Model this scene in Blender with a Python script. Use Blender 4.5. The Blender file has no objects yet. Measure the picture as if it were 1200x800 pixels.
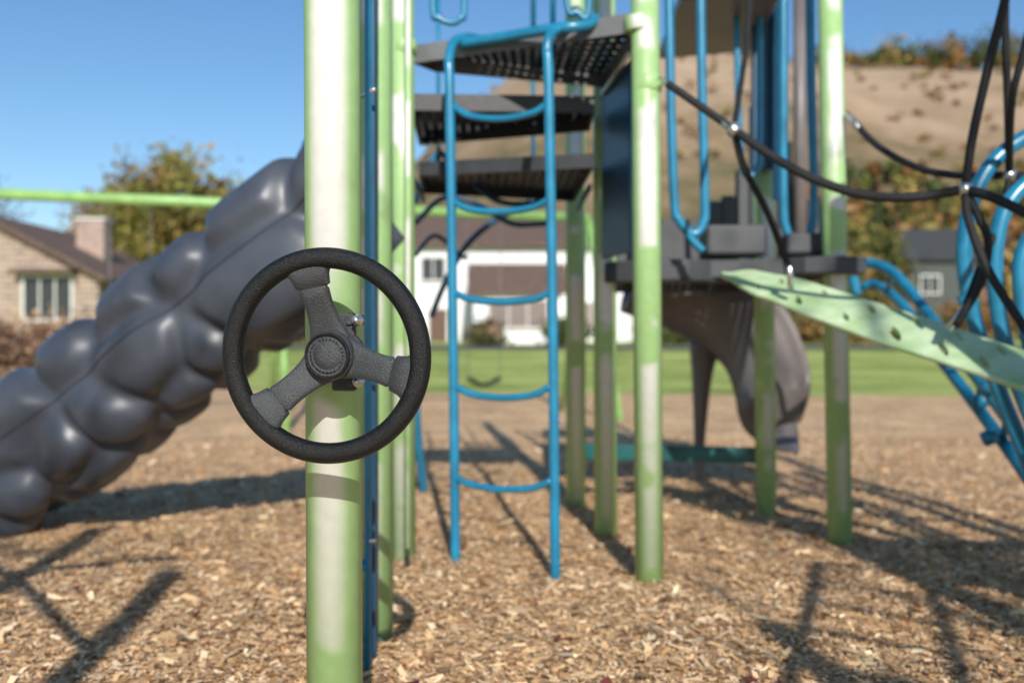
import bpy, math, random
import numpy as np
from mathutils import Vector, Matrix, noise as mnoise
random.seed(7); rng=np.random.default_rng(11)
scene=bpy.context.scene
F=1167.0; H=1.10
def at(u,v,d):
    """image pixel (u,v) + estimated depth d -> world metres"""
    return Vector(((u-600)/F*d, d, H+(400-v)/F*d))

# ------------------------------------------------------------------ materials
def newmat(name):
    m=bpy.data.materials.new(name); m.use_nodes=True
    nt=m.node_tree; return m,nt,nt.nodes,nt.links,nt.nodes['Principled BSDF']
def mat(name,col,rough=0.5,metal=0.0,var=0.15,vscale=6.0,bump=0.0,bscale=200.0,coat=0.0,spec=0.5,col2=None,bdist=.002):
    m,nt,N,L,B=newmat(name)
    B.inputs['Roughness'].default_value=rough; B.inputs['Metallic'].default_value=metal
    B.inputs['Specular IOR Level'].default_value=spec
    B.inputs['Coat Weight'].default_value=coat; B.inputs['Coat Roughness'].default_value=0.25
    tc=N.new('ShaderNodeTexCoord')
    n=N.new('ShaderNodeTexNoise'); n.inputs['Scale'].default_value=vscale; n.inputs['Detail'].default_value=6
    L.new(tc.outputs['Object'],n.inputs['Vector'])
    r=N.new('ShaderNodeValToRGB')
    c2=col2 if col2 else [min(1,c*(1+var)) for c in col]
    r.color_ramp.elements[0].color=(*[c*(1-var) for c in col],1); r.color_ramp.elements[1].color=(*c2,1)
    r.color_ramp.elements[0].position=0.35; r.color_ramp.elements[1].position=0.68
    L.new(n.outputs['Fac'],r.inputs['Fac']); L.new(r.outputs['Color'],B.inputs['Base Color'])
    if bump>0:
        n2=N.new('ShaderNodeTexNoise'); n2.inputs['Scale'].default_value=bscale; n2.inputs['Detail'].default_value=3
        L.new(tc.outputs['Object'],n2.inputs['Vector'])
        b=N.new('ShaderNodeBump'); b.inputs['Strength'].default_value=bump; b.inputs['Distance'].default_value=bdist
        L.new(n2.outputs['Fac'],b.inputs['Height']); L.new(b.outputs['Normal'],B.inputs['Normal'])
    return m
def attrmat(name,rough=0.85,transl=0.0,spec=0.2):
    m,nt,N,L,B=newmat(name)
    a=N.new('ShaderNodeAttribute'); a.attribute_name='Col'
    L.new(a.outputs['Color'],B.inputs['Base Color'])
    B.inputs['Roughness'].default_value=rough; B.inputs['Specular IOR Level'].default_value=spec
    return m
def postmat(name,pale_amt):
    m,nt,N,L,B=newmat(name)
    B.inputs['Roughness'].default_value=0.34
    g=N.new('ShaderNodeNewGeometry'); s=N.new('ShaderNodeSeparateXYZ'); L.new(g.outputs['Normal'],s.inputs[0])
    # whitish noise patches on the side facing -Y
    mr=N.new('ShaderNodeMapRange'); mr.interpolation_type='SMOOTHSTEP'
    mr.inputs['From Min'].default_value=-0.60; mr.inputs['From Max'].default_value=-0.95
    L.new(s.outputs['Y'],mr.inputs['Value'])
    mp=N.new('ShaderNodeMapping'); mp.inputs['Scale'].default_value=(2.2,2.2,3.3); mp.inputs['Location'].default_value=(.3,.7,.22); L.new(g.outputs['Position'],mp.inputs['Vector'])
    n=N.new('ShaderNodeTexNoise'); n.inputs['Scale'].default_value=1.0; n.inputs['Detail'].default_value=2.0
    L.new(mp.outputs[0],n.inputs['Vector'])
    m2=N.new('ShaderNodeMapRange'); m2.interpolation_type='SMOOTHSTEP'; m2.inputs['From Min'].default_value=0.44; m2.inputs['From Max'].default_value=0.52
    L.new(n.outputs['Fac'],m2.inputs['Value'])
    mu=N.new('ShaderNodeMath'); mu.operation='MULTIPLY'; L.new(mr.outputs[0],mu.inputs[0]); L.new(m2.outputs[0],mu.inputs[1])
    mu2=N.new('ShaderNodeMath'); mu2.operation='MULTIPLY'; mu2.inputs[1].default_value=pale_amt; L.new(mu.outputs[0],mu2.inputs[0])
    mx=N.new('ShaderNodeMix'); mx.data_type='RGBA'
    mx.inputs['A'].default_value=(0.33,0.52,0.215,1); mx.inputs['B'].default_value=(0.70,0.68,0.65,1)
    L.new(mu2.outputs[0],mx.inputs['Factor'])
    n3=N.new('ShaderNodeTexNoise'); n3.inputs['Scale'].default_value=28; n3.inputs['Detail'].default_value=8; L.new(g.outputs['Position'],n3.inputs['Vector'])
    hs=N.new('ShaderNodeHueSaturation'); L.new(mx.outputs['Result'],hs.inputs['Color'])
    m4=N.new('ShaderNodeMapRange'); m4.inputs['To Min'].default_value=0.86; m4.inputs['To Max'].default_value=1.12; L.new(n3.outputs['Fac'],m4.inputs['Value'])
    L.new(m4.outputs[0],hs.inputs['Value']); L.new(hs.outputs[0],B.inputs['Base Color'])
    # small scuffs
    n5=N.new('ShaderNodeTexNoise'); n5.inputs['Scale'].default_value=60; n5.inputs['Detail'].default_value=8; L.new(g.outputs['Position'],n5.inputs['Vector'])
    m5=N.new('ShaderNodeMapRange'); m5.inputs['To Min'].default_value=.28; m5.inputs['To Max'].default_value=.5; L.new(n5.outputs['Fac'],m5.inputs['Value']); L.new(m5.outputs[0],B.inputs['Roughness'])
    return m
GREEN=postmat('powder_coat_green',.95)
LGREEN=mat('light_green_plastic',(0.42,0.60,0.29),0.5,var=0.14,vscale=9,col2=(.58,.70,.46))
BLUE=mat('blue_powder_coat',(0.014,0.20,0.35),0.3,var=0.15,vscale=9,coat=0.3)
NAVY=mat('dark_blue_plastic',(0.006,0.06,0.13),0.4,var=0.2,vscale=6)
TEAL=mat('teal_beam_paint',(0.01,0.10,0.10),0.4,var=0.2)
DECK=mat('vinyl_coated_deck',(0.028,0.030,0.034),0.5,var=0.25,vscale=20,bump=0.3)
DGRAY=mat('dark_gray_plastic',(0.050,0.053,0.06),0.5,var=0.2,vscale=5)
SLIDE=mat('gray_rotomolded_plastic',(0.052,0.060,0.078),0.38,var=0.25,vscale=3.0,bump=0.3,bscale=120,coat=0.0,spec=.45)
SEAM=mat('slide_seam',(0.02,0.022,0.026),0.6)
TAUPE=mat('taupe_plastic',(0.165,0.145,0.142),0.42,var=0.14,vscale=3)
RIM=mat('black_grained_rubber',(0.0045,0.0045,0.005),0.40,var=0.35,vscale=30,bump=0.9,bscale=420,bdist=.003,spec=.4)
SPOKE=mat('charcoal_plastic',(0.046,0.050,0.055),0.38,var=0.22,vscale=12,bump=0.9,bscale=380,bdist=.003)
STEEL=mat('galvanised_steel',(0.62,0.62,0.6),0.3,metal=0.9,var=0.15,vscale=40)
CHAIN=mat('dull_chain',(0.2,0.2,0.2),0.5,metal=0.5)
ROPE=mat('black_rope',(0.012,0.012,0.014),0.75,var=0.5,vscale=160,bump=1.0,bscale=260)
BARK=mat('bark',(0.09,0.065,0.045),0.9,var=0.35,vscale=12,bump=0.8,bscale=30)
LEAF=attrmat('leaves',0.8)
CHIP=attrmat('wood_chips_loose',0.85)

# ------------------------------------------------------------------ mesh helpers
def grp(name):
    e=bpy.data.objects.new(name,None); e.empty_display_size=0.2; scene.collection.objects.link(e); return e
def mesh_obj(name,verts,faces,m=None,parent=None,smooth=False):
    me=bpy.data.meshes.new(name); me.from_pydata([tuple(v) for v in verts],[],faces); me.update()
    if m: me.materials.append(m)
    if smooth: me.polygons.foreach_set('use_smooth',[True]*len(me.polygons))
    o=bpy.data.objects.new(name,me); scene.collection.objects.link(o)
    if parent: o.parent=parent
    return o
def spline(pts,sub=8):
    P=[Vector(p) for p in pts]
    if len(P)<3 or sub<=1: return P
    out=[]
    Q=[P[0]*2-P[1]]+P+[P[-1]*2-P[-2]]
    for i in range(1,len(Q)-2):
        a,b,c,d=Q[i-1],Q[i],Q[i+1],Q[i+2]
        for k in range(sub):
            t=k/sub
            out.append(0.5*((2*b)+(c-a)*t+(2*a-5*b+4*c-d)*t*t+(-a+3*b-3*c+d)*t**3))
    out.append(P[-1]); return out
def frames(P,up=None):
    T=[]
    for i in range(len(P)):
        t=(P[min(i+1,len(P)-1)]-P[max(i-1,0)]).normalized(); T.append(t)
    n=up if up else (Vector((0,0,1)) if abs(T[0].z)<0.9 else Vector((0,1,0)))
    fr=[]
    for t in T:
        n=(n-t*n.dot(t)).normalized(); fr.append((t,n.copy(),t.cross(n)))
    return fr
def tube(name,pts,r,m,parent=None,sub=8,seg=14,cap=True):
    P=spline(pts,sub); fr=frames(P); V=[];Fc=[]
    for i,(p,(t,n,b)) in enumerate(zip(P,fr)):
        rr=r(i/(len(P)-1)) if callable(r) else r
        for k in range(seg):
            a=2*math.pi*k/seg; V.append(p+n*(math.cos(a)*rr)+b*(math.sin(a)*rr))
    for i in range(len(P)-1):
        for k in range(seg):
            k2=(k+1)%seg; Fc.append((i*seg+k,i*seg+k2,(i+1)*seg+k2,(i+1)*seg+k))
    if cap:
        Fc.append(tuple(range(seg))[::-1]); Fc.append(tuple((len(P)-1)*seg+k for k in range(seg)))
    return mesh_obj(name,V,Fc,m,parent,True)
def finish_bevel(o,w,seg=2):
    md=o.modifiers.new('bevel','BEVEL'); md.width=w; md.segments=seg; md.limit_method='ANGLE'
def box(name,c,s,m,parent=None,bev=0.0,rotz=0.0):
    x,y,z=[k/2 for k in s]
    V=[(-x,-y,-z),(x,-y,-z),(x,y,-z),(-x,y,-z),(-x,-y,z),(x,-y,z),(x,y,z),(-x,y,z)]
    Fc=[(0,3,2,1),(4,5,6,7),(0,1,5,4),(1,2,6,5),(2,3,7,6),(3,0,4,7)]
    o=mesh_obj(name,V,Fc,m,parent); o.location=c; o.rotation_euler=(0,0,rotz)
    if bev: finish_bevel(o,bev)
    return o
def prism(name,poly,z0,z1,m,parent=None,bev=0.0):
    n=len(poly); V=[(p[0],p[1],z0) for p in poly]+[(p[0],p[1],z1) for p in poly]
    Fc=[tuple(range(n))[::-1],tuple(range(n,2*n))]+[(i,(i+1)%n,n+(i+1)%n,n+i) for i in range(n)]
    o=mesh_obj(name,V,Fc,m,parent)
    if bev: finish_bevel(o,bev)
    return o
def lathe(name,prof,m,parent=None,seg=32,axis='Z'):
    V=[];Fc=[]
    for (r,z) in prof:
        for k in range(seg):
            a=2*math.pi*k/seg; V.append((r*math.cos(a),r*math.sin(a),z))
    for i in range(len(prof)-1):
        for k in range(seg):
            k2=(k+1)%seg; Fc.append((i*seg+k,i*seg+k2,(i+1)*seg+k2,(i+1)*seg+k))
    Fc.append(tuple(range(seg))[::-1]); Fc.append(tuple((len(prof)-1)*seg+k for k in range(seg)))
    return mesh_obj(name,V,Fc,m,parent,True)
def post(name,ub,ut,d,parent,top=3.7,r=0.0635,m=None):
    b=Vector(((ub-600)/F*d,d,-0.05)); k=(ut-600)/F*d
    ztop=H+400/F*d; sl=(k-b.x)/ztop
    P=[b,Vector((b.x+sl*top,d,top))]
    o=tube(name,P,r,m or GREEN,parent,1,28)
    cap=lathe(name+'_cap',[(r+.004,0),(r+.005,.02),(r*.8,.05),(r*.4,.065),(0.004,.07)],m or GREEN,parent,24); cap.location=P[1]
    return o
def collar(name,c,parent,m=None,r=0.0695,h=0.07):
    o=lathe(name,[(r-.004,-h/2),(r,-h/2+.006),(r,h/2-.006),(r-.004,h/2)],m or GREEN,parent,28); o.location=c
    box(name+'_lug',(c[0]+r*.7,c[1]-r*.7,c[2]),(.025,.025,h*.6),m or GREEN,parent,.004,math.radians(45))
    return o

# ------------------------------------------------------------------ playground structure
PS=grp('playground_climbing_structure')
post('post_near',393,389,2.28,PS)
post('post_second',440,438,3.62,PS)
post('post_third',472,470,4.85,PS)
post('post_center',761,756,4.5,PS)
post('post_right',985,973,5.24,PS)
post('post_back_a',675,674,6.5,PS)
post('post_back_b',710,708,5.53,PS)
post('post_back_c',898,893,6.2,PS)
def slab(name,p0,p1,z0,z1,th,m,parent,bev=0.01):
    a=Vector((p0[0],p0[1],0)); b=Vector((p1[0],p1[1],0)); t=(b-a).normalized(); n=Vector((-t.y,t.x,0))*th/2
    return prism(name,[(a-n)[:2],(b-n)[:2],(b+n)[:2],(a+n)[:2]],z0,z1,m,parent,bev)
slab('blue_edge_panel',(-.466,3.28),(-.482,3.46),.06,3.5,.034,NAVY,PS,.008)
tube('blue_panel_tube',[(-.467,3.22,.02),(-.463,3.22,3.6)],.012,BLUE,PS,1)
for z in (.45,.98,1.9,2.6):
    tube('panel_bolt',[(-.50,3.26,z),(-.44,3.2,z+.01)],.008,STEEL,PS,1,10)
tube('lower_brace',[at(425,665,3.2),at(436,642,3.45)],.012,BLUE,PS,1)
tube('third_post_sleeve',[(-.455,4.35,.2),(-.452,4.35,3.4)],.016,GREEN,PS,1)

# ladder
r0=.0235
Lb=at(534,672,4.72); Rb=at(651,688,4.46)
tube('ladder_rail',[Lb+Vector((0,0,-.03)),at(531,400,4.72),at(527,110,4.72),at(526,72,4.74),at(532,50,4.8),at(548,44,4.9),at(560,46,5.0)],r0,BLUE,PS)
tube('ladder_rail',[Rb+Vector((0,0,-.03)),at(648,400,4.46),at(643,100,4.46),at(641,60,4.47),at(646,40,4.5),at(660,33,4.6),at(672,40,4.7)],r0,BLUE,PS)
for (vl,vr,sag) in ((557,563,13),(450,452,15),(342,342,12),(236,232,14),(124,118,18)):
    a=at(531,vl,4.72); b=at(646,vr,4.46); mid=(a+b)/2
    dz=Vector((0,0,-sag*4.6/F))
    tube('ladder_rung',[a,a*.82+b*.18+dz*.72,mid+dz,a*.18+b*.82+dz*.72,b],.0165,BLUE,PS,8,12)

def perf(name,q,z,th,nx,ny,m,parent,lip=.07,lipm=None):
    q=[Vector((p[0],p[1],0)) for p in q]
    def bl(u,v): return q[0]*(1-u)*(1-v)+q[1]*u*(1-v)+q[2]*u*v+q[3]*(1-u)*v
    V=[];Fc=[]
    off=[(0,0),(.5,0),(1,0),(1,.5),(1,1),(.5,1),(0,1),(0,.5)]
    for i in range(nx):
        for j in range(ny):
            base=len(V)
            for zz in (z,z-th):
                for o in off:
                    p=bl((i+o[0])/nx,(j+o[1])/ny); V.append((p.x,p.y,zz))
                for k in range(8):
                    a=math.atan2(off[k][1]-.5,off[k][0]-.5)
                    p=bl((i+.5+.31*math.cos(a))/nx,(j+.5+.31*math.sin(a))/ny); V.append((p.x,p.y,zz))
            for k in range(8):
                k2=(k+1)%8
                Fc.append((base+k,base+k2,base+8+k2,base+8+k))
                Fc.append((base+16+k2,base+16+k,base+24+k,base+24+k2))
                Fc.append((base+8+k,base+8+k2,base+24+k2,base+24+k))
    mesh_obj(name,V,Fc,m,parent)
    c=sum(q,Vector())/4; V=[]
    for sc in (1.0,.965):
        for zz in (z+.004,z-lip):
            for p in q:
                pp=c+(p-c)*sc; V.append((pp.x,pp.y,zz))
    Fc=[]
    for k in range(4):
        k2=(k+1)%4
        Fc+= [(k,k2,4+k2,4+k),(8+k2,8+k,12+k,12+k2),(k2,k,8+k,8+k2),(4+k,4+k2,12+k2,12+k)]
    o=mesh_obj(name+'_flange',V,Fc,lipm or m,parent)
LIP=mat('deck_flange_gray',(0.16,0.165,0.17),0.5,var=0.2)
perf('step_top',[(-.50,5.0),(.60,4.47),(.52,5.48),(-.40,5.16)],2.58,.012,20,9,DECK,PS,.085,LIP)
perf('step_middle',[(-.51,5.0),(.42,5.05),(.43,5.5),(-.55,5.9)],2.34,.012,18,10,DECK,PS,.08,DECK)
perf('step_lower',[(-.50,5.35),(.42,5.1),(.40,6.35),(-.54,6.0)],2.06,.012,18,16,DECK,PS,.07,DECK)
perf('deck_main',[(.56,5.42),(1.74,5.2),(1.72,6.9),(.60,7.1)],1.53,.012,22,30,DECK,PS,.085,DGRAY)
pts=[(.50,5.45)]+[(.56+.6*i/8, 5.40-.16*math.sin(math.pi*i/8)) for i in range(9)]+[(1.2,5.5)]
prism('deck_nose',pts,1.42,1.535,DGRAY,PS,.012)
prism('deck_nose_right',[(1.36,5.34),(1.52,5.16),(1.68,5.10),(1.84,5.16),(1.86,5.34)],1.45,1.54,DGRAY,PS,.012)
for (x0,y0,x1,y1) in ((.42,6.36,.43,5.5),(-.53,6.0,-.52,5.0)):
    slab('stringer',(x0,y0),(x1,y1),1.93,1.97,.02,NAVY,PS,.004)

def T3(name,uvd,r=.0165,m=BLUE,sub=8):
    return tube(name,[at(*p) for p in uvd],r,m,PS,sub,12)
T3('handrail',[(507,-200,5.1),(507,0,5.1),(513,20,5.1),(530,27,5.1),(541,20,5.1),(544,0,5.1),(544,-200,5.1)],.0165)
T3('handrail_top',[(540,52,4.85),(600,42,4.7),(655,33,4.55),(686,30,4.55),(700,22,4.6)],.026)
T3('baluster',[(625,-150,5.2),(625,38,5.2)],.014,sub=1)
T3('baluster',[(648,-150,4.75),(648,34,4.75)],.014,sub=1)
T3('baluster',[(662,-150,4.8),(664,0,4.8),(676,14,4.8),(690,8,4.8),(690,-150,4.8)],.016)
T3('back_baluster',[(513,-50,6.0),(514,202,6.0)],.013,sub=1)
T3('back_baluster',[(624,-50,6.3),(625,226,6.3)],.013,sub=1)
T3('back_brace',[(706,110,5.4),(738,62,4.7)],.012,STEEL,1)
T3('arch_tube',[(505,372,6.6),(520,335,6.6),(545,290,6.6),(575,262,6.6),(610,242,6.6),(645,226,6.6)],.02,NAVY)
T3('arch_tube',[(486,262,6.4),(520,232,6.4),(560,240,6.4),(600,262,6.5),(640,262,6.6)],.018,NAVY)
T3('arch_tube',[(486,300,6.4),(510,276,6.4),(540,300,6.4),(548,300,6.4)],.014,NAVY)
T3('arch_tube',[(486,238,6.2),(505,192,6.2),(512,180,6.2)],.02,BLUE)
T3('arch_foot',[(486,400,6.6),(488,492,6.7),(497,578,7.0),(498,590,7.0)],.03,BLUE)
T3('arch_tube',[(515,178,6.0),(540,200,6.0),(585,236,6.0),(650,238,6.0)],.018,NAVY)

# barrier panels
slab('navy_panel',(.505,5.46),(.60,4.95),1.55,2.50,.03,NAVY,PS)
tube('navy_panel_trim',[(.60,4.93,1.5),(.60,4.93,2.6)],.014,BLUE,PS,1)
T3('loop_rail',[(782,-200,5.3),(785,60,5.3),(790,230,5.3),(796,258,5.3),(812,274,5.3),(824,262,5.3),(826,230,5.3),(822,60,5.3),(820,-200,5.3)],.025)
T3('loop_foot',[(800,262,5.3),(812,282,5.3),(824,294,5.3)],.022)
T3('loop_rail',[(918,-200,5.5),(918,60,5.5),(918,228,5.5),(922,270,5.5),(936,290,5.5),(950,272,5.5),(954,228,5.5),(950,60,5.5),(948,-200,5.5)],.025)
T3('loop_rail',[(862,-200,5.9),(864,60,5.9),(868,180,5.9),(876,206,5.9),(888,196,5.9),(890,150,5.9),(890,-200,5.9)],.02)
a=at(880,0,6.1); b=at(922,0,6.1)
slab('navy_post_panel',(a.x,6.08),(b.x,6.08),2.15,3.6,.05,NAVY,PS)
slab('blue_post_panel',(at(903,0,6.05).x,6.0),(at(918,0,6.05).x,6.0),1.95,3.6,.03,BLUE,PS)
x0=at(836,0,7.0).x
for i in range(9):
    w=.092; hh=[2.08,2.12,2.30,2.75,2.78,2.5,2.2,2.10,2.06][i]
    box('wall_slat',(x0+i*.099,6.98+.01*(i%2),(1.53+hh)/2),(w,.06,hh-1.53),DGRAY,PS,.012)
slab('low_rail_panel',(.62,6.95),(1.38,6.98),1.56,1.95,.05,DGRAY,PS)
box('block_step',(1.24,5.6,1.66),(.34,.24,.17),DGRAY,PS,.02)
box('block_step_b',(1.62,5.5,1.63),(.26,.22,.12),DGRAY,PS,.02)
tube('taupe_column',[(1.98,6.85,1.5),(1.98,6.85,3.7)],.045,TAUPE,PS,1,20)
prism('roof_eave',[(.95,5.6),(1.5,5.5),(1.6,6.6),(1.0,6.8)],3.02,3.10,TAUPE,PS,.02)
slab('teal_beam',(at(684,0,6.55).x,6.55),(at(886,0,6.3).x,6.3),.33,.43,.06,TEAL,PS,.012)
for (x,y,z) in ((.57,4.5,2.53),(1.72,5.24,1.49),(.52,5.53,1.50),(-.535,4.85,2.53),(.605,4.5,2.26)):
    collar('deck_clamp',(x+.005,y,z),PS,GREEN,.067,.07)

# ------------------------------------------------------------------ steering wheel
SW=grp('steering_wheel')
C=Vector((-.377,2.075,1.072))
SW.location=C; SW.rotation_euler=(math.radians(3),0,math.radians(-9))
R=.2005; rm=.0215
V=[];Fc=[];NU=128;NV=24
for i in range(NU):
    a=2*math.pi*i/NU
    for k in range(NV):
        b=2*math.pi*k/NV
        cb,sb=math.cos(b),math.sin(b)
        rr=R+rm*math.copysign(abs(cb)**.9,cb); yy=rm*1.05*math.copysign(abs(sb)**.9,sb)
        V.append((rr*math.cos(a),yy-.035,rr*math.sin(a)))
for i in range(NU):
    for k in range(NV):
        i2=(i+1)%NU;k2=(k+1)%NV; Fc.append((i*NV+k,i*NV+k2,i2*NV+k2,i2*NV+k))
mesh_obj('rim',V,Fc,RIM,SW,True)
def spoke(ang):
    a=math.radians(ang); er=Vector((math.cos(a),0,math.sin(a))); et=Vector((-math.sin(a),0,math.cos(a))); ey=Vector((0,1,0))
    st=[(.018,.048,.016,.016),(.045,.040,.011,.016),(.065,.034,.005,.0155),(.09,.0305,-.004,.015),(.115,.030,-.014,.014),(.137,.032,-.0225,.0135),(.139,.030,-.023,.0120),(.143,.030,-.024,.0120),(.145,.0365,-.0245,.0150),(.165,.041,-.030,.0150),(.178,.048,-.034,.015),(.190,.062,-.036,.012)]
    V=[];Fc=[];ns=24
    for (r,w,y,t) in st:
        for k in range(ns):
            b=2*math.pi*k/ns; c,s=math.cos(b),math.sin(b)
            x=w*math.copysign(abs(c)**.6,c); q=t*math.copysign(abs(s)**.7,s)
            V.append(er*r+et*x+ey*(y+q))
    for i in range(len(st)-1):
        for k in range(ns):
            k2=(k+1)%ns; Fc.append((i*ns+k,i*ns+k2,(i+1)*ns+k2,(i+1)*ns+k))
    Fc.append(tuple(range(ns)))
    o=mesh_obj('spoke',V,Fc,SPOKE,SW,True)
    md=o.modifiers.new('es','EDGE_SPLIT'); md.split_angle=math.radians(50)
for a in (101,221,346): spoke(a)
hub=lathe('hub',[(.050,-.03),(.052,0),(.050,.013),(.045,.018),(.041,.018),(.0395,.0165),(.038,.0165),(.037,.019),(.033,.0205),(.031,.019),(.0295,.019),(.028,.0215),(.012,.0235),(.001,.024)],SPOKE,SW,48)
hub.rotation_euler=(math.radians(90),0,0); hub.location=(0,-.006,0)
hubring=lathe('hub_ring',[(.0405,.0),(.0425,.022),(.0455,.0235),(.0475,.0225),(.0495,.0)],RIM,SW,48)
hubring.rotation_euler=(math.radians(90),0,0); hubring.location=(0,-.006,0)
for k in range(28):
    a=2*math.pi*k/28
    if k%7==3: continue
    box('hub_lettering',(.0345*math.cos(a),-.0265,.0345*math.sin(a)),(.0028,.0016,.0042),RIM,SW).rotation_euler=(0,-a+math.pi/2,0)
sh=lathe('shaft',[(.03,0),(.03,.07),(.042,.075),(.042,.09)],SPOKE,SW,28); sh.rotation_euler=(math.radians(-90),0,0); sh.location=(0,.012,0)
box('mount_bracket',(-.005,.098,0),(.055,.02,.17),SPOKE,SW,.006)
for (x,z) in ((.034,.070),(.034,-.062)):
    b=lathe('bolt',[(.0135,0),(.0135,.006),(.009,.008),(.009,.02),(.006,.024),(.001,.025)],STEEL,SW,12); b.rotation_euler=(math.radians(90),0,0); b.location=(x,.080,z)
    box('bolt_tab',(x-.01,.088,z),(.04,.012,.022),SPOKE,SW,.003)

# ------------------------------------------------------------------ bumpy gray slide (left)
SL=grp('bumpy_slide')
pc=[at(432,222,5.0),at(357,280,5.0),at(300,324,5.05),at(220,386,5.2),at(135,452,5.35),at(60,514,5.5),at(-40,575,5.65),at(-150,590,5.75),at(-240,592,5.8)]
P=spline(pc,48); fr=frames(P,Vector((0,0,1)))
nb=[0]
for i in range(1,len(P)): nb.append(nb[-1]+(P[i]-P[i-1]).length)
V=[];Fc=[];seg=128
rl=random.Random(41)
def sst(a,b,x):
    t=max(0,min(1,(x-a)/(b-a))); return t*t*(3-2*t)
# irregular boulder forms scattered round the body (dart throwing, varied sizes)
CEN=[]
for _ in range(900):
    cs=rl.uniform(-.7,nb[-1]+.7); ct=rl.uniform(-math.pi,math.pi); hh=rl.choice([.72,.85,1.0,1.2,1.35])
    ok=True
    for (s2,t2,h2) in CEN:
        dt=(ct-t2+math.pi)%(2*math.pi)-math.pi
        if math.hypot(cs-s2,dt*.36)<.36*(hh+h2)/2: ok=False;break
    if ok: CEN.append((cs,ct,hh))
def boulder(s,th):
    d1=d2=9; h1=1
    for (cs,ct,hh) in CEN:
        ds=s-cs
        if abs(ds)>.95: continue
        dt=(th-ct+math.pi)%(2*math.pi)-math.pi
        d=math.sqrt((ds*.92)**2+(dt*.36)**2)/hh
        if d<d1: d2=d1; d1=d; h1=hh
        elif d<d2: d2=d
    e=d2-d1
    crease=sst(0,.17,e)
    dome=max(0,1-(d1/.34)**2)
    return (.42*crease+.58*dome)*(.55+.45*h1)
for i,(p,(t,n,b)) in enumerate(zip(P,fr)):
    s=nb[i]; taper=1.0-.15*max(0,min(1,(s-2.4)/1.2))
    for k in range(seg):
        th=2*math.pi*k/seg; c,s_=math.cos(th),math.sin(th)
        B_=boulder(s+.07*mnoise.noise(Vector((s*2,c,s_))),th)
        flat=1-.35*(1-sst(.0,.40,abs(c-.1)))
        env=.84+.33*(B_-.42)*flat
        x=.395*math.copysign(abs(c)**.86,c)*env; y=.37*math.copysign(abs(s_)**.86,s_)*env
        pt=p+(n*x+b*y)*taper
        pt+= (pt-p).normalized()*(.030*mnoise.noise(pt*2.2))
        V.append(pt)
A=np.array([tuple(v) for v in V]).reshape(len(P),seg,3)
for _ in range(5):
    A=.5*A+.25*(np.roll(A,1,1)+np.roll(A,-1,1))
    A[1:-1]=.5*A[1:-1]+.25*(A[2:]+A[:-2])
V=[Vector(v) for v in A.reshape(-1,3).tolist()]
for i in range(len(P)-1):
    for k in range(seg):
        k2=(k+1)%seg; Fc.append((i*seg+k,i*seg+k2,(i+1)*seg+k2,(i+1)*seg+k))
Fc.append(tuple(range(seg))[::-1]); Fc.append(tuple((len(P)-1)*seg+k for k in range(seg)))
mesh_obj('slide_body',V,Fc,SLIDE,SL,True)
mid=len(P)//2
kc=seg//4 if V[mid*seg+seg//4].y<V[mid*seg+3*seg//4].y else 3*seg//4
kc+= 4 if V[mid*seg+kc+4].z>V[mid*seg+kc].z else -4
tube('mould_seam',[V[i*seg+kc] for i in range(0,len(P),2)],.0045,SEAM,SL,2,8)
tube('slide_leg',[Vector((pc[5].x-.3,5.9,-.05)),Vector((pc[5].x-.3,5.75,.35))],.035,SLIDE,SL,1)

# ------------------------------------------------------------------ taupe slide (behind)
TS=grp('curved_slide')
pc=[at(745,318,7.5),at(800,338,7.5),at(855,364,7.4),at(896,402,7.25),at(916,448,7.1),at(924,488,6.95),at(926,512,6.85)]
P=spline(pc,10); fr=frames(P,Vector((0,.35,1))); V=[];Fc=[]
prof=[]
for k in range(25):
    a=math.pi*(1.0+k/24.0); prof.append((math.cos(a)*.38,math.sin(a)*.38+.06))
prof=[(-.43,.10)]+prof+[(.43,.10)]
inner=[(x*.9,z*.9+.02) for x,z in prof[::-1]]
sec=prof+inner; n_=len(sec)
for i,(p,(t,n,b)) in enumerate(zip(P,fr)):
    f=i/(len(P)-1); sc=1.0+.10*f if f<.75 else (1.075)*(1-((f-.75)/.25)**2*.5)
    for (x,z) in sec: V.append(p+b*x*sc+n*z*sc)
for i in range(len(P)-1):
    for k in range(n_):
        k2=(k+1)%n_; Fc.append((i*n_+k,i*n_+k2,(i+1)*n_+k2,(i+1)*n_+k))
Fc.append(tuple(range(n_))); Fc.append(tuple((len(P)-1)*n_+k for k in range(n_)))
mesh_obj('slide_chute',V,Fc,TAUPE,TS,True)
tube('support_post',[at(826,400,7.5),at(822,455,7.5),Vector((at(818,0,7.5).x,7.5,-.05))],lambda t:.12-.08*min(1,t*1.3),TAUPE,TS,6)

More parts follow.
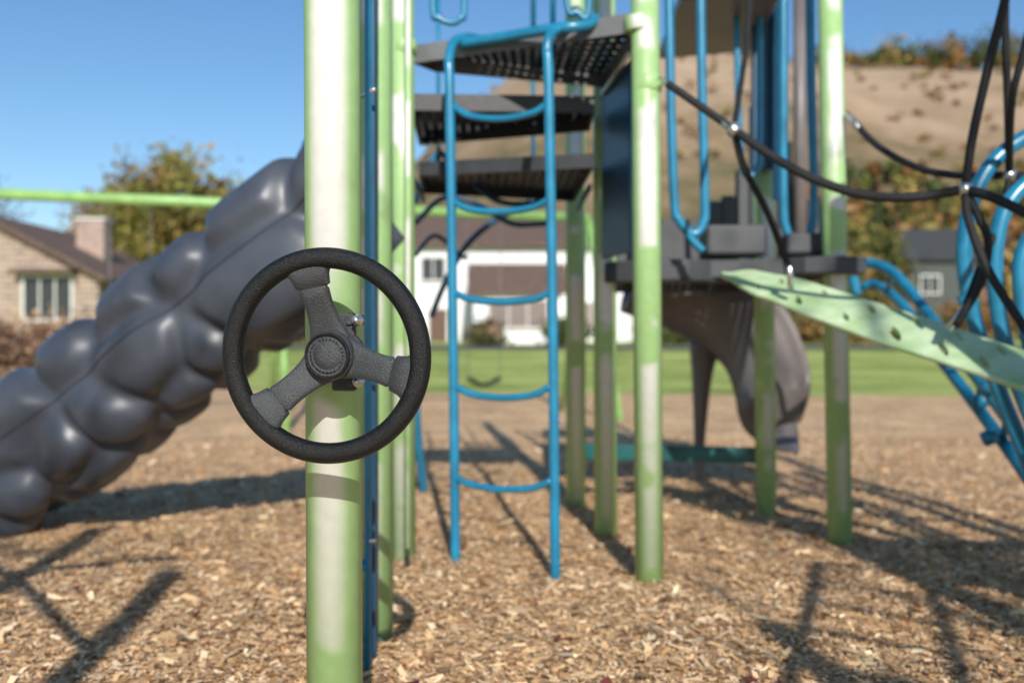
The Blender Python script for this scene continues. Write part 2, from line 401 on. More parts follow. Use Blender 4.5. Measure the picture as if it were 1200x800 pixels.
# ------------------------------------------------------------------ rope net
RN=grp('rope_net_climber')
def rope(pts,r=.0135): return tube('rope',[at(*p) for p in pts],r*1.15,ROPE,RN,8,10)
N1=(860,152,4.35); N2=(1131,222,3.9); N3=(1183,205,4.3); N4=(925,300,4.55)
rope([(782,98,4.42),(820,124,4.38),N1],.0155)
rope([N1,(900,180,4.25),(950,208,4.15),(1010,228,4.05),(1070,231,3.95),N2],.017)
rope([N2,(1165,232,3.8),(1230,262,3.7),(1330,300,3.5)],.017)
rope([N1,(872,196,4.4),(900,250,4.5),(926,318,4.6)],.014)
rope([N1,(868,100,4.7),(876,40,5.0),(880,-60,5.3)],.012)
rope([(996,138,5.15),(1030,172,4.9),(1080,198,4.6),(1130,206,4.4),N3],.015)
rope([N3,(1240,212,4.2),(1340,240,4.1)],.015)
rope([N2,(1140,160,3.85),(1158,80,3.8),(1180,-10,3.75),(1200,-120,3.7)],.015)
rope([N3,(1181,120,4.2),(1178,20,4.1),(1180,-100,4.0)],.014)
rope([N3,(1186,120,4.0),(1200,60,3.9),(1225,-40,3.8)],.013)
rope([N2,(1136,260,3.85),(1160,320,3.8),(1215,405,3.7),(1260,470,3.6)],.015)
rope([N2,(1148,256,3.85),(1158,285,3.86),(1150,330,3.9),(1120,382,3.95)],.014)
rope([N3,(1175,250,4.25),(1150,310,4.1),(1135,350,4.0),(1120,382,3.95)],.013)
for q in (N1,N2,N3):
    c=at(*q)
    o=lathe('rope_joint',[(.012,-.03),(.026,-.024),(.03,0),(.026,.024),(.012,.03)],STEEL,RN,18); o.location=c; o.rotation_euler=(math.radians(70),.4,0)
def clev(a,b,r=.014): 
    tube('swaged_end',[at(*a),at(*b)],r,STEEL,RN,1,12)
clev((772,92,4.45),(802,110,4.4)); clev((925,312,4.55),(927,340,4.6)); clev((1132,358,3.95),(1112,386,3.97)); clev((992,132,5.17),(1008,152,5.05))
clev((846,143,4.35),(872,163,4.35),.011)
# curved plank with cut-outs
CB=grp('climbing_plank')
ctr=[at(846,322,5.05),at(890,333,4.9),at(950,351,4.65),at(1020,375,4.4),at(1090,397,4.15),at(1150,417,3.95),at(1220,440,3.75),at(1330,470,3.4),at(1450,490,3.1)]
hw=[.04,.80,1.10,1.15,1.1,1.05,1.0,.9,.3]
W=Vector((.03,.16,.078)); upv=Vector((0,-.43,.90)).normalized()*.012
P=spline(ctr,6); K=len(P)
def wid(t):
    t=max(0,min(t,8-1e-6)); i0=int(t); f=t-i0; f=f*f*(3-2*f); return hw[i0]*(1-f)+hw[i0+1]*f
def cpt(u,v):
    i=min(int(u),K-2); f=u-i; p=P[i]*(1-f)+P[i+1]*f
    return p+W*wid(u/6)*v + upv*(.5*(1-v*v))
NC=30; NR=2; V=[];Fc=[]
off=[(0,0),(.5,0),(1,0),(1,.5),(1,1),(.5,1),(0,1),(0,.5)]
rh=random.Random(4)
for ci in range(NC):
    for rj in range(NR):
        u0=(K-1)*ci/NC; du=(K-1)/NC; v0=-1+2*rj/NR; dv=2/NR
        hole=rh.uniform(.22,.36) if (ci>2 and (ci+rj)%3==0 and wid(u0/6)>.6) else .02
        base=len(V)
        for sg in (1,-1):
            for o in off: V.append(cpt(u0+o[0]*du,v0+o[1]*dv)+upv*sg)
            for k in range(8):
                a=math.atan2(off[k][1]-.5,off[k][0]-.5)
                V.append(cpt(u0+(.5+hole*math.cos(a))*du,v0+(.5+hole*math.sin(a))*dv)+upv*sg)
        for k in range(8):
            k2=(k+1)%8
            Fc.append((base+k,base+k2,base+8+k2,base+8+k)); Fc.append((base+16+k2,base+16+k,base+24+k,base+24+k2)); Fc.append((base+8+k,base+8+k2,base+24+k2,base+24+k))
        if hole<.1:
            Fc.append(tuple(base+8+k for k in range(8))); Fc.append(tuple(base+24+k for k in range(8))[::-1])
mesh_obj('plank',V,Fc,LGREEN,CB)
for v in (-1,1): tube('plank_edge',[cpt((K-1)*i/60,v) for i in range(61)],.014,LGREEN,CB,1,10)
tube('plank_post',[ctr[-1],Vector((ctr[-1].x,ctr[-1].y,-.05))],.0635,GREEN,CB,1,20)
BD=grp('bridge_deck')
perf('deck_plate',[(1.95,2.7),(3.0,2.5),(3.1,3.5),(2.05,3.5)],1.05,.012,16,14,DECK,BD,.08,DGRAY)
for (x,y) in ((2.0,2.72),(3.0,2.52),(3.08,3.52)):
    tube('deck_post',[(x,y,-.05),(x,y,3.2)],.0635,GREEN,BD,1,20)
tube('deck_rail',[(2.0,2.72,1.9),(3.0,2.52,1.9)],.02,BLUE,BD,1)

# unseen frame beside / behind the camera, added to cast shadow streaks
SF=grp('shadow_caster_frame')
for (x,y) in ((-1.75,.35),(-.95,-.75),(-2.55,1.1),(2.3,.6),(1.55,-1.6)):
    tube('shadow_caster_post',[(x,y,-.05),(x,y,3.0)],.0635,GREEN,SF,1,20)
for (p,q) in (((-1.75,.35,2.35),(-.95,-.75,2.35)),((-2.55,1.1,2.35),(-1.75,.35,2.35)),((-1.2,1.0,2.2),(-3.6,-.6,2.6)),((-1.75,.35,1.2),(-2.55,1.1,1.2)),((1.55,-1.6,2.2),(2.3,.6,2.2)),((1.1,-1.3,2.2),(1.9,.9,2.2))):
    tube('shadow_caster_beam',[p,q],.026,BLUE,SF,1,12)
for i in range(7):
    f=i/6; a=Vector((1.55,-1.6,2.2)).lerp(Vector((2.3,.6,2.2)),f); b=Vector((1.1,-1.3,2.2)).lerp(Vector((1.9,.9,2.2)),f)
    tube('bar',[a,b],.017,BLUE,SF,1,10)
tube('shadow_caster_arch',[(-2.55,1.1,2.9),(-2.3,.2,3.2),(-1.9,-.7,2.9),(-1.6,-1.3,1.8),(-1.5,-1.5,0)],.026,BLUE,SF,8,12)

# ------------------------------------------------------------------ blue tube climber right
BC=grp('blue_loop_climber')
def B3(name,uvd,r=.026,m=BLUE,sub=8): return tube(name,[at(*p) for p in uvd],r,m,BC,sub,14)
B3('outer_loop',[(1290,150,4.3),(1235,150,4.3),(1195,165,4.3),(1160,195,4.3),(1138,240,4.3),(1130,300,4.3),(1142,375,4.3),(1170,455,4.3),(1205,540,4.3),(1240,640,4.3)],.034)
B3('inner_loop',[(1290,205,4.2),(1225,205,4.2),(1192,225,4.2),(1172,262,4.2),(1166,320,4.2),(1176,395,4.2),(1205,480,4.2),(1260,600,4.2)],.034)
B3('third_loop',[(1300,260,4.1),(1230,262,4.1),(1200,290,4.1),(1196,340,4.1),(1212,420,4.1),(1260,520,4.1)],.030)
B3('ladder_side',[(1004,345,6.2),(1000,318,6.2),(1014,308,6.2),(1045,318,6.0),(1080,358,5.6),(1112,400,5.2),(1150,448,4.9),(1195,510,4.6),(1240,575,4.4)],.032)
B3('ladder_side',[(1012,335,6.6),(1030,335,6.5),(1062,362,6.1),(1098,415,5.7),(1140,470,5.2),(1195,545,4.8),(1230,600,4.6)],.032)
for (a,b) in (((1045,318,6.0),(1040,342,6.4)),((1080,358,5.6),(1075,378,5.95)),((1112,400,5.2),(1110,432,5.6)),((1150,448,4.9),(1146,478,5.15)),((1180,490,4.7),(1176,518,4.95))):
    B3('rung',[a,b],.018,sub=1)
for p in ((1160,452,4.75),(1150,470,5.0),(1135,352,4.3),(1160,512,4.9)):
    o=lathe('clamp',[(.01,-.04),(.036,-.034),(.038,0),(.036,.034),(.01,.04)],BLUE,BC,18); o.location=at(*p); o.rotation_euler=(.5,1.0,0)

# ------------------------------------------------------------------ swing set
SS=grp('swing_set')
zb=2.87
B0=Vector((-8.2,11.3,zb)); B1=Vector((1.1,14.3,zb))
SWG=mat('swing_green_paint',(0.27,0.48,0.15),.4)
tube('top_beam',[B0,B1],.07,SWG,SS,1,18)
dirb=(B1-B0).normalized(); nrm=Vector((-dirb.y,dirb.x,0))
for f in (0.0,.555,1.0):
    p=B0+(B1-B0)*f
    for s in (-1,1):
        tube('leg',[p,Vector((p.x,p.y,0))+nrm*s*1.15+Vector((0,0,-.05))],.045,SWG,SS,1,14)
for f in (.14,.37,.66,.84):
    p=B0+(B1-B0)*f
    for s in (-.24,.24):
        tube('chain',[p+dirb*s,p+dirb*s*.95-Vector((0,0,2.3))],.006,CHAIN,SS,1,6)
    q=p-Vector((0,0,2.32))
    tube('seat',[q+dirb*-.24+Vector((0,0,.04)),q-Vector((0,0,.05)),q+dirb*.24+Vector((0,0,.04))],.03,RIM,SS,6,8)

# ------------------------------------------------------------------ terrain
def smooth(a,b,x):
    t=np.clip((x-a)/(b-a),0,1); return t*t*(3-2*t)
def gh(x,y):
    x=np.asarray(x,float);y=np.asarray(y,float)
    return .03*np.clip(y-25,0,85)
def hillh(x,y):
    x=np.asarray(x,float);y=np.asarray(y,float)
    Hh=76*smooth(-95,25,x)*(1+.04*np.sin(x*.03+1))
    prof=smooth(95,285,y)**1.0
    return gh(x,y)+Hh*prof+(.8*np.sin(x*.11)*np.sin(y*.09)+1.6*np.sin(x*.045+y*.02+2)+.5*np.sin(x*.31+y*.17))*smooth(110,150,y)-.3*(1-smooth(95,112,y))
def grid(name,xs,ys,fn,m):
    X,Y=np.meshgrid(xs,ys); Z=fn(X,Y); nx=len(xs);ny=len(ys)
    V=np.stack([X.ravel(),Y.ravel(),Z.ravel()],1)
    Fc=[(j*nx+i,j*nx+i+1,(j+1)*nx+i+1,(j+1)*nx+i) for j in range(ny-1) for i in range(nx-1)]
    return mesh_obj(name,V.tolist(),Fc,m,None,True)
m,nt,N,L,B=newmat('lawn_grass'); GRASS=m
B.inputs['Roughness'].default_value=.9; B.inputs['Specular IOR Level'].default_value=.15
tc=N.new('ShaderNodeNewGeometry')
n1=N.new('ShaderNodeTexNoise'); n1.inputs['Scale'].default_value=.35; n1.inputs['Detail'].default_value=8; L.new(tc.outputs['Position'],n1.inputs['Vector'])
n2=N.new('ShaderNodeTexNoise'); n2.inputs['Scale'].default_value=9; n2.inputs['Detail'].default_value=8; L.new(tc.outputs['Position'],n2.inputs['Vector'])
ad=N.new('ShaderNodeMath'); ad.operation='ADD'; L.new(n1.outputs['Fac'],ad.inputs[0]); L.new(n2.outputs['Fac'],ad.inputs[1])
r=N.new('ShaderNodeValToRGB')
hf=N.new('ShaderNodeMath'); hf.operation='MULTIPLY'; hf.inputs[1].default_value=.5; L.new(ad.outputs[0],hf.inputs[0]); L.new(hf.outputs[0],r.inputs['Fac'])
r.color_ramp.elements[0].position=.40; r.color_ramp.elements[0].color=(.18,.25,.045,1)
r.color_ramp.elements[1].position=.58; r.color_ramp.elements[1].color=(.47,.52,.16,1)
L.new(r.outputs['Color'],B.inputs['Base Color'])
bp=N.new('ShaderNodeBump'); bp.inputs['Strength'].default_value=.8; bp.inputs['Distance'].default_value=.05; L.new(n2.outputs['Fac'],bp.inputs['Height']); L.new(bp.outputs[0],B.inputs['Normal'])
xs=np.concatenate([np.linspace(-600,-60,10),np.linspace(-50,50,41),np.linspace(60,600,10)])
ys=np.concatenate([np.linspace(-300,-20,6),np.linspace(-10,120,53),np.linspace(140,1500,10)])
grid('lawn',xs,ys,lambda X,Y:gh(X,Y)-.01,GRASS)
ROAD=mat('asphalt',(.09,.085,.08),.9,var=.2,vscale=2)
grid('road',np.linspace(-60,70,27),np.array([48.5,51.5,54.5]),lambda X,Y:gh(X,Y)+.02,ROAD)
m,nt,N,L,B=newmat('wood_mulch'); MULCH=m
B.inputs['Roughness'].default_value=.92; B.inputs['Specular IOR Level'].default_value=.15
tc=N.new('ShaderNodeNewGeometry')
vo=N.new('ShaderNodeTexVoronoi'); vo.inputs['Scale'].default_value=42; vo.inputs['Randomness'].default_value=1; L.new(tc.outputs['Position'],vo.inputs['Vector'])
sp=N.new('ShaderNodeSeparateColor'); L.new(vo.outputs['Color'],sp.inputs[0])
n1=N.new('ShaderNodeTexNoise'); n1.inputs['Scale'].default_value=1.1; n1.inputs['Detail'].default_value=9; n1.inputs['Roughness'].default_value=.65; L.new(tc.outputs['Position'],n1.inputs['Vector'])
r=N.new('ShaderNodeValToRGB'); r.color_ramp.elements[0].color=(.22,.13,.065,1); r.color_ramp.elements[1].color=(.88,.62,.37,1)
e=r.color_ramp.elements.new(.5); e.color=(.64,.415,.225,1)
L.new(sp.outputs[0],r.inputs['Fac'])
r2=N.new('ShaderNodeMapRange'); r2.inputs['From Min'].default_value=.3; r2.inputs['From Max'].default_value=.7; r2.inputs['To Min'].default_value=.7; r2.inputs['To Max'].default_value=1.25
L.new(n1.outputs['Fac'],r2.inputs['Value'])
hs=N.new('ShaderNodeHueSaturation'); L.new(r.outputs[0],hs.inputs['Color']); L.new(r2.outputs[0],hs.inputs['Value']); L.new(hs.outputs[0],B.inputs['Base Color'])
bp=N.new('ShaderNodeBump'); bp.inputs['Strength'].default_value=.6; bp.inputs['Distance'].default_value=.012; L.new(vo.outputs['Distance'],bp.inputs['Height']); L.new(bp.outputs[0],B.inputs['Normal'])
def wh(x,y):
    x=np.asarray(x,float);y=np.asarray(y,float)
    return .035+.016*np.sin(1.7*x+.6*y)*np.sin(1.3*y-.4*x+1)+.010*np.sin(3.9*x-2.2*y)
xs=np.linspace(-30,30,201); ys=np.linspace(-14,1,21).tolist()+np.linspace(1.2,12,73).tolist()+np.linspace(12.3,20,20).tolist()
ys=np.array(ys)
X,Y=np.meshgrid(xs,ys)
tt=np.clip((Y-12)/8,0,1); Yw=Y+tt*(-.16*np.clip(X,-20,20)+1.2+.25*np.sin(X*.8))
Z=wh(X,Yw); Z[-1,:]=-.02
nx=len(xs); ny=len(ys)
mesh_obj('wood_chip_ground',np.stack([X.ravel(),Yw.ravel(),Z.ravel()],1).tolist(),[(j*nx+i,j*nx+i+1,(j+1)*nx+i+1,(j+1)*nx+i) for j in range(ny-1) for i in range(nx-1)],MULCH,None,True)

def quads_mesh(name,V,col,m,nper=4):
    n=V.shape[0]; me=bpy.data.meshes.new(name)
    me.vertices.add(n*nper); me.vertices.foreach_set('co',V.reshape(-1).astype(np.float32))
    me.loops.add(n*nper); me.loops.foreach_set('vertex_index',np.arange(n*nper,dtype=np.int32))
    me.polygons.add(n); me.polygons.foreach_set('loop_start',np.arange(0,n*nper,nper,dtype=np.int32))
    try: me.polygons.foreach_set('loop_total',np.full(n,nper,dtype=np.int32))
    except Exception: pass
    at_=me.color_attributes.new('Col','FLOAT_COLOR','POINT')
    c=np.ones((n,nper,4),np.float32); c[:,:,:3]=col[:,None,:]; at_.data.foreach_set('color',c.reshape(-1))
    me.materials.append(m); me.update(calc_edges=True); me.validate()
    o=bpy.data.objects.new(name,me); scene.collection.objects.link(o); return o
n=230000
u=rng.random(n); y=2.3*(11/2.3)**u
x=(rng.random(n)*2-1)*(.58*y+.6)
Ln=np.exp(rng.normal(math.log(.0085),.6,n)); Ln=np.clip(Ln,.003,.045); Wd=Ln*rng.uniform(.16,.5,n)
yaw=rng.random(n)*2*np.pi; pitch=rng.normal(0,.26,n); roll=rng.normal(0,.40,n)
ex=np.stack([np.cos(yaw)*np.cos(pitch),np.sin(yaw)*np.cos(pitch),np.sin(pitch)],1)
ey=np.stack([-np.sin(yaw)*np.cos(roll),np.cos(yaw)*np.cos(roll),np.sin(roll)],1)
c=np.stack([x,y,wh(x,y)+rng.uniform(.002,.020,n)],1)
V=np.zeros((n,4,3))
for k,(a,b) in enumerate(((-1,-1),(1,-1),(1,1),(-1,1))):
    ja=rng.uniform(.6,1.1,n); jb=rng.uniform(.45,1.2,n)
    V[:,k]=c+ex*(a*Ln*ja)[:,None]+ey*(b*Wd*jb)[:,None]
pal=np.array([(.66,.43,.23),(.78,.55,.32),(.50,.30,.145),(.86,.66,.43),(.21,.115,.06),(.64,.46,.29),(.55,.33,.16)])
col=pal[rng.choice(7,n,p=[.25,.20,.16,.12,.09,.10,.08])]*rng.uniform(.75,1.15,n)[:,None]
quads_mesh('wood_chips',V,np.minimum(col,.9),CHIP)
n=150; y=rng.uniform(2.4,9,n); x=(rng.random(n)*2-1)*(.58*y+.3)
V=np.zeros((n,6,3)); s=rng.uniform(.018,.042,n); yaw=rng.random(n)*6.28
for k,(a,b,z) in enumerate(((-1,0,.01),(-.35,-.5,.0),(.5,-.45,.004),(1,0,.014),(.5,.45,.0),(-.35,.5,.012))):
    V[:,k,0]=x+s*(a*np.cos(yaw)-b*np.sin(yaw)); V[:,k,1]=y+s*(a*np.sin(yaw)+b*np.cos(yaw)); V[:,k,2]=wh(x,y)+.024+z
pal=np.array([(.13,.03,.05),(.24,.06,.045),(.22,.12,.06),(.30,.20,.10)])
quads_mesh('fallen_leaves',V,pal[rng.integers(0,4,n)]*rng.uniform(.7,1.2,n)[:,None],CHIP,6)

# hill
m,nt,N,L,B=newmat('dry_hillside'); HILL=m
B.inputs['Roughness'].default_value=.95; B.inputs['Specular IOR Level'].default_value=.1
tc=N.new('ShaderNodeNewGeometry')
n1=N.new('ShaderNodeTexNoise'); n1.inputs['Scale'].default_value=.03; n1.inputs['Detail'].default_value=12; n1.inputs['Roughness'].default_value=.72; L.new(tc.outputs['Position'],n1.inputs['Vector'])
s=N.new('ShaderNodeSeparateXYZ'); L.new(tc.outputs['Position'],s.inputs[0])
mz=N.new('ShaderNodeMapRange'); mz.inputs['From Min'].default_value=5; mz.inputs['From Max'].default_value=60; mz.inputs['To Min'].default_value=-.20; mz.inputs['To Max'].default_value=.10; L.new(s.outputs['Z'],mz.inputs['Value'])
ad=N.new('ShaderNodeMath'); ad.operation='ADD'; L.new(n1.outputs['Fac'],ad.inputs[0]); L.new(mz.outputs[0],ad.inputs[1])
r=N.new('ShaderNodeValToRGB'); L.new(ad.outputs[0],r.inputs['Fac'])
r.color_ramp.elements[0].position=.36; r.color_ramp.elements[0].color=(.11,.10,.05,1)
r.color_ramp.elements[1].position=.70; r.color_ramp.elements[1].color=(.42,.31,.21,1)
e=r.color_ramp.elements.new(.46); e.color=(.21,.155,.09,1)
e=r.color_ramp.elements.new(.56); e.color=(.32,.23,.15,1)
L.new(r.outputs[0],B.inputs['Base Color'])
grid('hill',np.linspace(-140,420,110),np.linspace(96,420,66),lambda X,Y:hillh(X,Y)-1.5*(1-smooth(96,104,Y)),HILL)

# ------------------------------------------------------------------ foliage
def leaves(center,rad,ncl,nl,size,cols,spread=.28):
    center=np.array(center,float); rad=np.array(rad,float)
    d=rng.normal(size=(ncl,3)); d/=np.linalg.norm(d,axis=1)[:,None]
    cc=center+d*rad*(rng.uniform(.25,1,ncl)**.6)[:,None]
    ci=rng.integers(0,ncl,nl)
    cs=rng.uniform(.6,1.3,ncl)
    p=cc[ci]+rng.normal(size=(nl,3))*rad*spread*cs[ci][:,None]
    a=rng.normal(size=(nl,3)); a/=np.linalg.norm(a,axis=1)[:,None]
    b=np.cross(a,rng.normal(size=(nl,3))); b/=np.linalg.norm(b,axis=1)[:,None]
    s=size*rng.uniform(.5,1.3,nl)
    V=np.stack([p-a*s[:,None],p-b*s[:,None]*.55,p+a*s[:,None],p+b*s[:,None]*.55],1)
    cols=np.array(cols); cb=cols[rng.integers(0,len(cols),ncl)]*rng.uniform(.6,1.35,ncl)[:,None]
    C=cb[ci]*rng.uniform(.75,1.25,nl)[:,None]
    return V,C
def branches(base,height,parent,nl=5,r=.18,seed=1,spread=.35,m=BARK,depth=3):
    rnd=random.Random(seed); tips=[]
    def go(p,d,l,r,k):
        pts=[p]; q=p.copy(); dd=d.copy()
        for i in range(4):
            dd=(dd+Vector((rnd.uniform(-1,1),rnd.uniform(-1,1),rnd.uniform(-.3,.6)))*.13).normalized()
            q=q+dd*l/4; pts.append(q.copy())
        tube('limb',pts,lambda t:r*(1-.5*t),m,parent,3,8)
        if k<=0: tips.append(q); return
        for j in range(nl if k==depth else 3):
            a=rnd.uniform(0,6.28); sp=Vector((math.cos(a),math.sin(a),rnd.uniform(.1,.9)))*spread*2
            st=pts[rnd.choice([2,3,4])] if j else pts[4]
            go(st,(dd+sp).normalized(),l*rnd.uniform(.55,.75),r*.55,k-1)
    go(Vector(base),Vector((0,0,1)),height*.42,r,depth)
    return tips
def tree(name,base,h,crown,cols,nl=5000,size=.2,ncl=45,seed=1,depth=2,sp=.2):
    g=grp(name)
    b=(base[0],base[1],float(gh(base[0],base[1]))-.1 if len(base)<3 else base[2])
    branches(b,h,g,5,h*.022,seed,depth=depth)
    V,C=leaves((b[0],b[1],b[2]+h-crown[2]),crown,ncl,nl,size,cols,sp)
    o=quads_mesh('crown',V,C,LEAF); o.parent=g
    return g
YG=[(.18,.17,.045),(.29,.22,.06),(.12,.13,.035),(.34,.23,.08)]
OR=[(.30,.14,.05),(.25,.15,.06),(.20,.14,.05)]
GR=[(.08,.105,.032),(.10,.12,.04),(.055,.07,.024)]
BRN=[(.26,.16,.10),(.36,.24,.15),(.18,.10,.07)]
tree('autumn_tree',(-28,82),14.5,(5.2,4,4.6),YG,8000,.32,60,3)
tree('autumn_tree',(-20,95),11,(4.5,4,4),YG+OR,6000,.35,50,5)
tree('autumn_tree',(-40,100),13,(6,4,5),YG+OR,7000,.35,50,8)
tree('bare_tree',(-30.5,56),10.5,(2.4,2,2.6),[(.07,.05,.035)],700,.14,30,9,3)
tree('green_tree',(22,75),6.0,(3.2,2.6,2.5),GR,4500,.25,50,12)
tree('green_tree',(28.5,80,1.5),8.5,(3,3,3.4),GR+YG,5000,.3,50,14)
def shrub(name,x,y,rad,cols,nl=2500,size=.09):
    g=grp(name); z=float(gh(x,y)); rnd=random.Random(int(x*10+y))
    for k in range(9):
        a=rnd.uniform(0,6.28); tube('stem',[(x,y,z-.05),(x+math.cos(a)*rad[0]*.4,y+math.sin(a)*rad[1]*.4,z+rad[2]*.8),(x+math.cos(a)*rad[0]*.7,y+math.sin(a)*rad[1]*.7,z+rad[2]*1.6)],.02,BARK,g,3,6)
    V,C=leaves((x,y,z+rad[2]*.95),rad,30,nl,size,cols); V[:,:,2]=np.maximum(V[:,:,2],z-.02)
    o=quads_mesh('foliage',V,C,LEAF); o.parent=g
shrub('brown_shrub',-12.6,23.5,(1.4,1,.75),BRN,4000)
shrub('brown_shrub',-10.9,24.5,(1.1,1,.8),BRN,4000)
shrub('brown_shrub',-15.2,24.5,(1.5,1,.9),BRN,4000)
for (x,y,rx,rz,c) in ((9,57,1.8,.9,GR),(12,58,2,.9,GR),(-1.5,54.5,1.0,.6,GR+BRN),(3,54.3,1.1,.7,GR),(24,62,2.5,1.1,OR+GR),(29,64,2.5,1.2,OR),(17,60,2.2,.9,GR+OR),(-14,57,2.2,1.4,GR),(-11,60,2.4,1.3,YG),(34,66,3,1.3,GR+OR),(20,58,2.6,.9,OR)):
    shrub('shrub',x,y,(rx,1.2,rz),c,2600,.16)

Vs=[];Cs=[]
def put(x,y,h,cols,nl=110,size=.75,w=.32):
    z=float(hillh(x,y)) if y>96 else float(gh(x,y))
    V,C=leaves((x,y,z+h*.52),(h*w,h*w,h*.42),12,nl,size,cols,.26); Vs.append(V);Cs.append(C)
r_=random.Random(5)
for i in range(440):
    y=106+58*r_.random()**1.25; x=r_.uniform(30+(y-106)*.2,150)
    c=r_.choice([GR,YG,YG,YG,OR,OR,BRN]); put(x,y,r_.uniform(4.5,8.5)*(1-.25*(y-106)/64),c,130,.75,.38)
for i in range(75):
    put(r_.uniform(-70,40),r_.uniform(100,128),r_.uniform(3.5,7),r_.choice([GR,YG,OR]),90,.6)
for i in range(60): put(r_.uniform(-160,-40),r_.uniform(98,140),r_.uniform(6,11),r_.choice([YG,YG,OR]),110,.8)
for i in range(70):
    x=96+r_.choice([0,1,2,3,4,5,6])*14+r_.gauss(0,6); put(x,r_.uniform(278,288),r_.uniform(6,13.5),r_.choice([GR,GR,YG,GR,OR]),150,.8,.40)
for i in range(60): put(r_.uniform(92,200),r_.uniform(278,288),r_.uniform(3,6.5),r_.choice([GR,YG,OR]),110,.7,.5)
for i in range(22): put(r_.uniform(48,68),r_.uniform(278,286),r_.uniform(5,8),r_.choice([GR,YG]),140,.8,.42)
for i in range(260): put(r_.uniform(-30,170),r_.uniform(165,270),r_.uniform(.8,2.2),r_.choice([YG,OR,BRN,BRN]),40,.45,.8)
quads_mesh('wooded_hillside',np.concatenate(Vs),np.concatenate(Cs),LEAF)

for (nm,x,y,h,cr,sd) in (('shadow_caster_tree',-2.4,-5.0,8.0,(2.0,1.6,2.2),21),('shadow_caster_tree',4.0,-5.5,8.0,(2.2,1.6,2.4),33)):  # unseen trees behind the camera, added to throw branch shadows on the ground
    g=grp(nm); tips=branches((x,y,0),h,g,5,.13,sd,spread=.38,depth=3)
    V,C=leaves((x,y,h*.72),cr,60,900,.06,YG+OR); o=quads_mesh('crown',V,C,LEAF); o.parent=g

# ------------------------------------------------------------------ houses
def brickmat(name,c1,c2,mortar,scale):
    m,nt,N,L,B=newmat(name); B.inputs['Roughness'].default_value=.85
    tc=N.new('ShaderNodeTexCoord'); mp=N.new('ShaderNodeMapping'); mp.inputs['Rotation'].default_value=(math.radians(90),0,0); L.new(tc.outputs['Object'],mp.inputs['Vector'])
    b=N.new('ShaderNodeTexBrick'); b.inputs['Scale'].default_value=scale; b.inputs['Color1'].default_value=(*c1,1); b.inputs['Color2'].default_value=(*c2,1); b.inputs['Mortar'].default_value=(*mortar,1); b.inputs['Mortar Size'].default_value=.03
    L.new(mp.outputs[0],b.inputs['Vector']); L.new(b.outputs['Color'],B.inputs['Base Color']); return m
BRICK=brickmat('tan_brick',(.36,.26,.19),(.22,.14,.11),(.44,.38,.32),1.0)
PINK=mat('pinkish_brick',(.38,.28,.23),.9,var=.2,vscale=3)
ROOF=mat('brown_shingles',(.13,.085,.065),.9,var=.3,vscale=5,bump=.5,bscale=20)
DROOF=mat('dark_shingles',(.045,.048,.05),.9,var=.3,vscale=5)
WHITE=mat('white_siding',(.80,.80,.79),.6,var=.04)
TRIM=mat('trim_white',(.7,.69,.66),.5)
GLASS=mat('window_glass',(.03,.035,.04),.08,var=.2)
CURT=mat('curtained_glass',(.22,.17,.15),.3,var=.2)
GSID=mat('gray_siding',(.07,.08,.075),.8,var=.15)
DOOR=mat('door_brown',(.11,.06,.04),.6)
def gable(name,x0,x1,y0,y1,z0,ze,zr,wall,roof,axis,parent,oh=.5):
    if axis=='y':
        xm=(x0+x1)/2
        pl=[(x0,z0),(x1,z0),(x1,ze),(xm,zr),(x0,ze)]
        V=[(a,y0,b) for a,b in pl]+[(a,y1,b) for a,b in pl]
        sl=(zr-ze)/(xm-x0)
        mesh_obj(name+'_walls',V,[(0,1,2,3,4),(9,8,7,6,5)]+[(i,i+5,(i+1)%5+5,(i+1)%5) for i in range(5)],wall,parent)
        for sgn,xe in ((-1,x0-oh),(1,x1+oh)):
            zz=ze-sl*oh
            V=[(xm,y0-oh,zr+.02),(xe,y0-oh,zz+.02),(xe,y1+oh,zz+.02),(xm,y1+oh,zr+.02)]
            V+= [(a,b,c+.22) for a,b,c in V]
            mesh_obj(name+'_roof',V,[(0,1,2,3),(4,7,6,5),(0,4,5,1),(1,5,6,2),(2,6,7,3),(3,7,4,0)],roof,parent)
    else:
        ym=(y0+y1)/2
        pl=[(y0,z0),(y1,z0),(y1,ze),(ym,zr),(y0,ze)]
        V=[(x0,a,b) for a,b in pl]+[(x1,a,b) for a,b in pl]
        sl=(zr-ze)/(ym-y0)
        mesh_obj(name+'_walls',V,[(4,3,2,1,0),(5,6,7,8,9)]+[(i,(i+1)%5,(i+1)%5+5,i+5) for i in range(5)],wall,parent)
        for ye in (y0-oh,y1+oh):
            zz=ze-sl*oh
            V=[(x0-oh,ym,zr+.02),(x0-oh,ye,zz+.02),(x1+oh,ye,zz+.02),(x1+oh,ym,zr+.02)]
            V+= [(a,b,c+.22) for a,b,c in V]
            mesh_obj(name+'_roof',V,[(0,1,2,3),(4,7,6,5),(0,4,5,1),(1,5,6,2),(2,6,7,3),(3,7,4,0)],roof,parent)
def window(x0,x1,z0,z1,y,parent,nm=2,name='window',g=None):
    box(name+'_glass',((x0+x1)/2,y-.02,(z0+z1)/2),(x1-x0,.06,z1-z0),g or GLASS,parent)
    t=.12
    box(name+'_sill',((x0+x1)/2,y-.09,z0-t/2),(x1-x0+2*t,.2,t),TRIM,parent); box(name+'_head',((x0+x1)/2,y-.07,z1+t/2),(x1-x0+2*t,.16,t),TRIM,parent)
    for k in range(nm+1):
        xx=x0+(x1-x0)*k/nm; box(name+'_mullion',(xx+(-t/2 if k==0 else t/2 if k==nm else 0),y-.07,(z0+z1)/2),(t if k in(0,nm) else .07,.14,z1-z0),TRIM,parent)
h1=grp('brick_house')
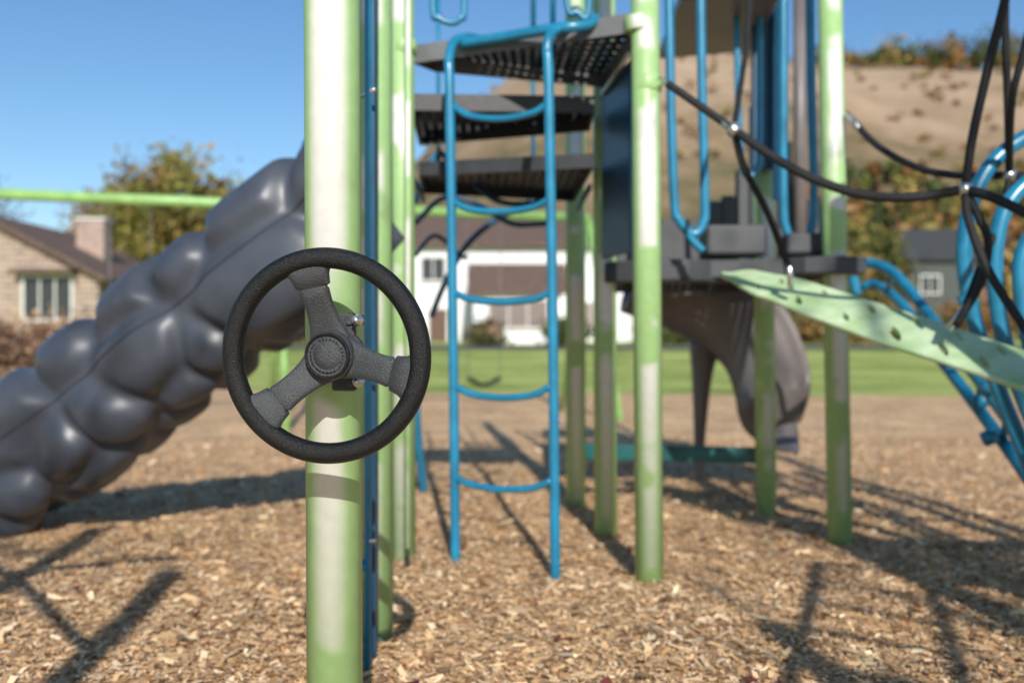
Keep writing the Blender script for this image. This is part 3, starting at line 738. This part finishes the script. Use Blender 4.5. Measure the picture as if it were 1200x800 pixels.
gable('main',-29.3,-18.7,45,57,0,4.0,6.75,BRICK,ROOF,'y',h1)
window(-22.0,-19.9,2.1,4.0,45,h1,3); window(-27.5,-25.5,2.0,4.0,45,h1,2)
box('chimney',(-21.2,50.5,5.4),(1.4,1.0,3.6),PINK,h1,.03); box('chimney_cap',(-21.2,50.5,7.25),(1.6,1.2,.12),TRIM,h1)
box('bay_roof',(-21.0,44.6,4.25),(2.8,.8,.16),ROOF,h1)
h1b=grp('bungalow')
gable('main',-28,-22,70,80,.5,4.2,6.6,WHITE,ROOF,'x',h1b); window(-27,-25,2,3.4,70,h1b)
h2=grp('white_house')
gable('main',-6.5,7.5,62,72,.8,7.2,9.3,WHITE,ROOF,'x',h2,.6)
gable('garage',-2.2,2.8,57.0,61.95,.8,4.0,5.5,WHITE,ROOF,'x',h2,.4)
window(-1.3,2.0,1.9,3.4,57.0,h2,3,'picture_window',CURT)
window(4.2,6.4,1.9,3.5,62,h2,3,'window',CURT); window(-5.6,-4.2,4.9,6.3,62,h2,2)
box('door',(-4.6,61.93,2.0),(1.1,.12,2.2),DOOR,h2); box('door_frame',(-4.6,61.96,2.05),(1.35,.1,2.4),TRIM,h2)
for k in range(26):
    box('siding_course',(.5,61.985,1.05+k*.24),(14.0,.02,.03),TRIM,h2)
h3=grp('gray_house')
gable('main',33.5,39.5,84,92,1.5,8.2,10.8,GSID,DROOF,'x',h3)
window(34.5,36,5.2,6.6,84,h3,2,'window',GLASS)
h4=grp('ranch_house')
gable('main',10.5,21,78,86,1.3,4.8,6.8,GSID,DROOF,'x',h4); window(12,14,2.6,4.0,78,h4)

# ------------------------------------------------------------------ light, sky, camera
sund=Vector((-.115,1,-.56)).normalized()
sl=bpy.data.lights.new('sun','SUN'); sl.energy=5.0; sl.angle=math.radians(.5); sl.color=(1,.95,.87)
so=bpy.data.objects.new('sun',sl); so.rotation_euler=sund.to_track_quat('-Z','Y').to_euler(); so.location=(3,-20,12); scene.collection.objects.link(so)
w=bpy.data.worlds.new('World'); scene.world=w; w.use_nodes=True
nt=w.node_tree; sk=nt.nodes.new('ShaderNodeTexSky'); sk.sky_type='NISHITA'; sk.sun_disc=False
sk.sun_elevation=math.asin(-sund.z); sk.sun_rotation=math.atan2(-sund.x,-sund.y)
sk.air_density=1.0; sk.dust_density=.4; sk.ozone_density=3.2
hs=nt.nodes.new('ShaderNodeHueSaturation'); hs.inputs['Saturation'].default_value=1.15; hs.inputs['Value'].default_value=1.0
nt.links.new(sk.outputs[0],hs.inputs['Color'])
bg=nt.nodes['Background']; nt.links.new(hs.outputs[0],bg.inputs['Color']); bg.inputs['Strength'].default_value=.13
cam=bpy.data.cameras.new('camera'); cam.lens=35; cam.sensor_width=36; cam.clip_end=4000; cam.clip_start=.05
cam.dof.use_dof=True; cam.dof.focus_distance=2.12; cam.dof.aperture_fstop=1.9
co=bpy.data.objects.new('camera',cam); co.location=(0,0,H); co.rotation_euler=(math.radians(90),0,0); scene.collection.objects.link(co)
scene.camera=co
scene.view_settings.view_transform='Standard'; scene.view_settings.look='None'; scene.view_settings.exposure=0
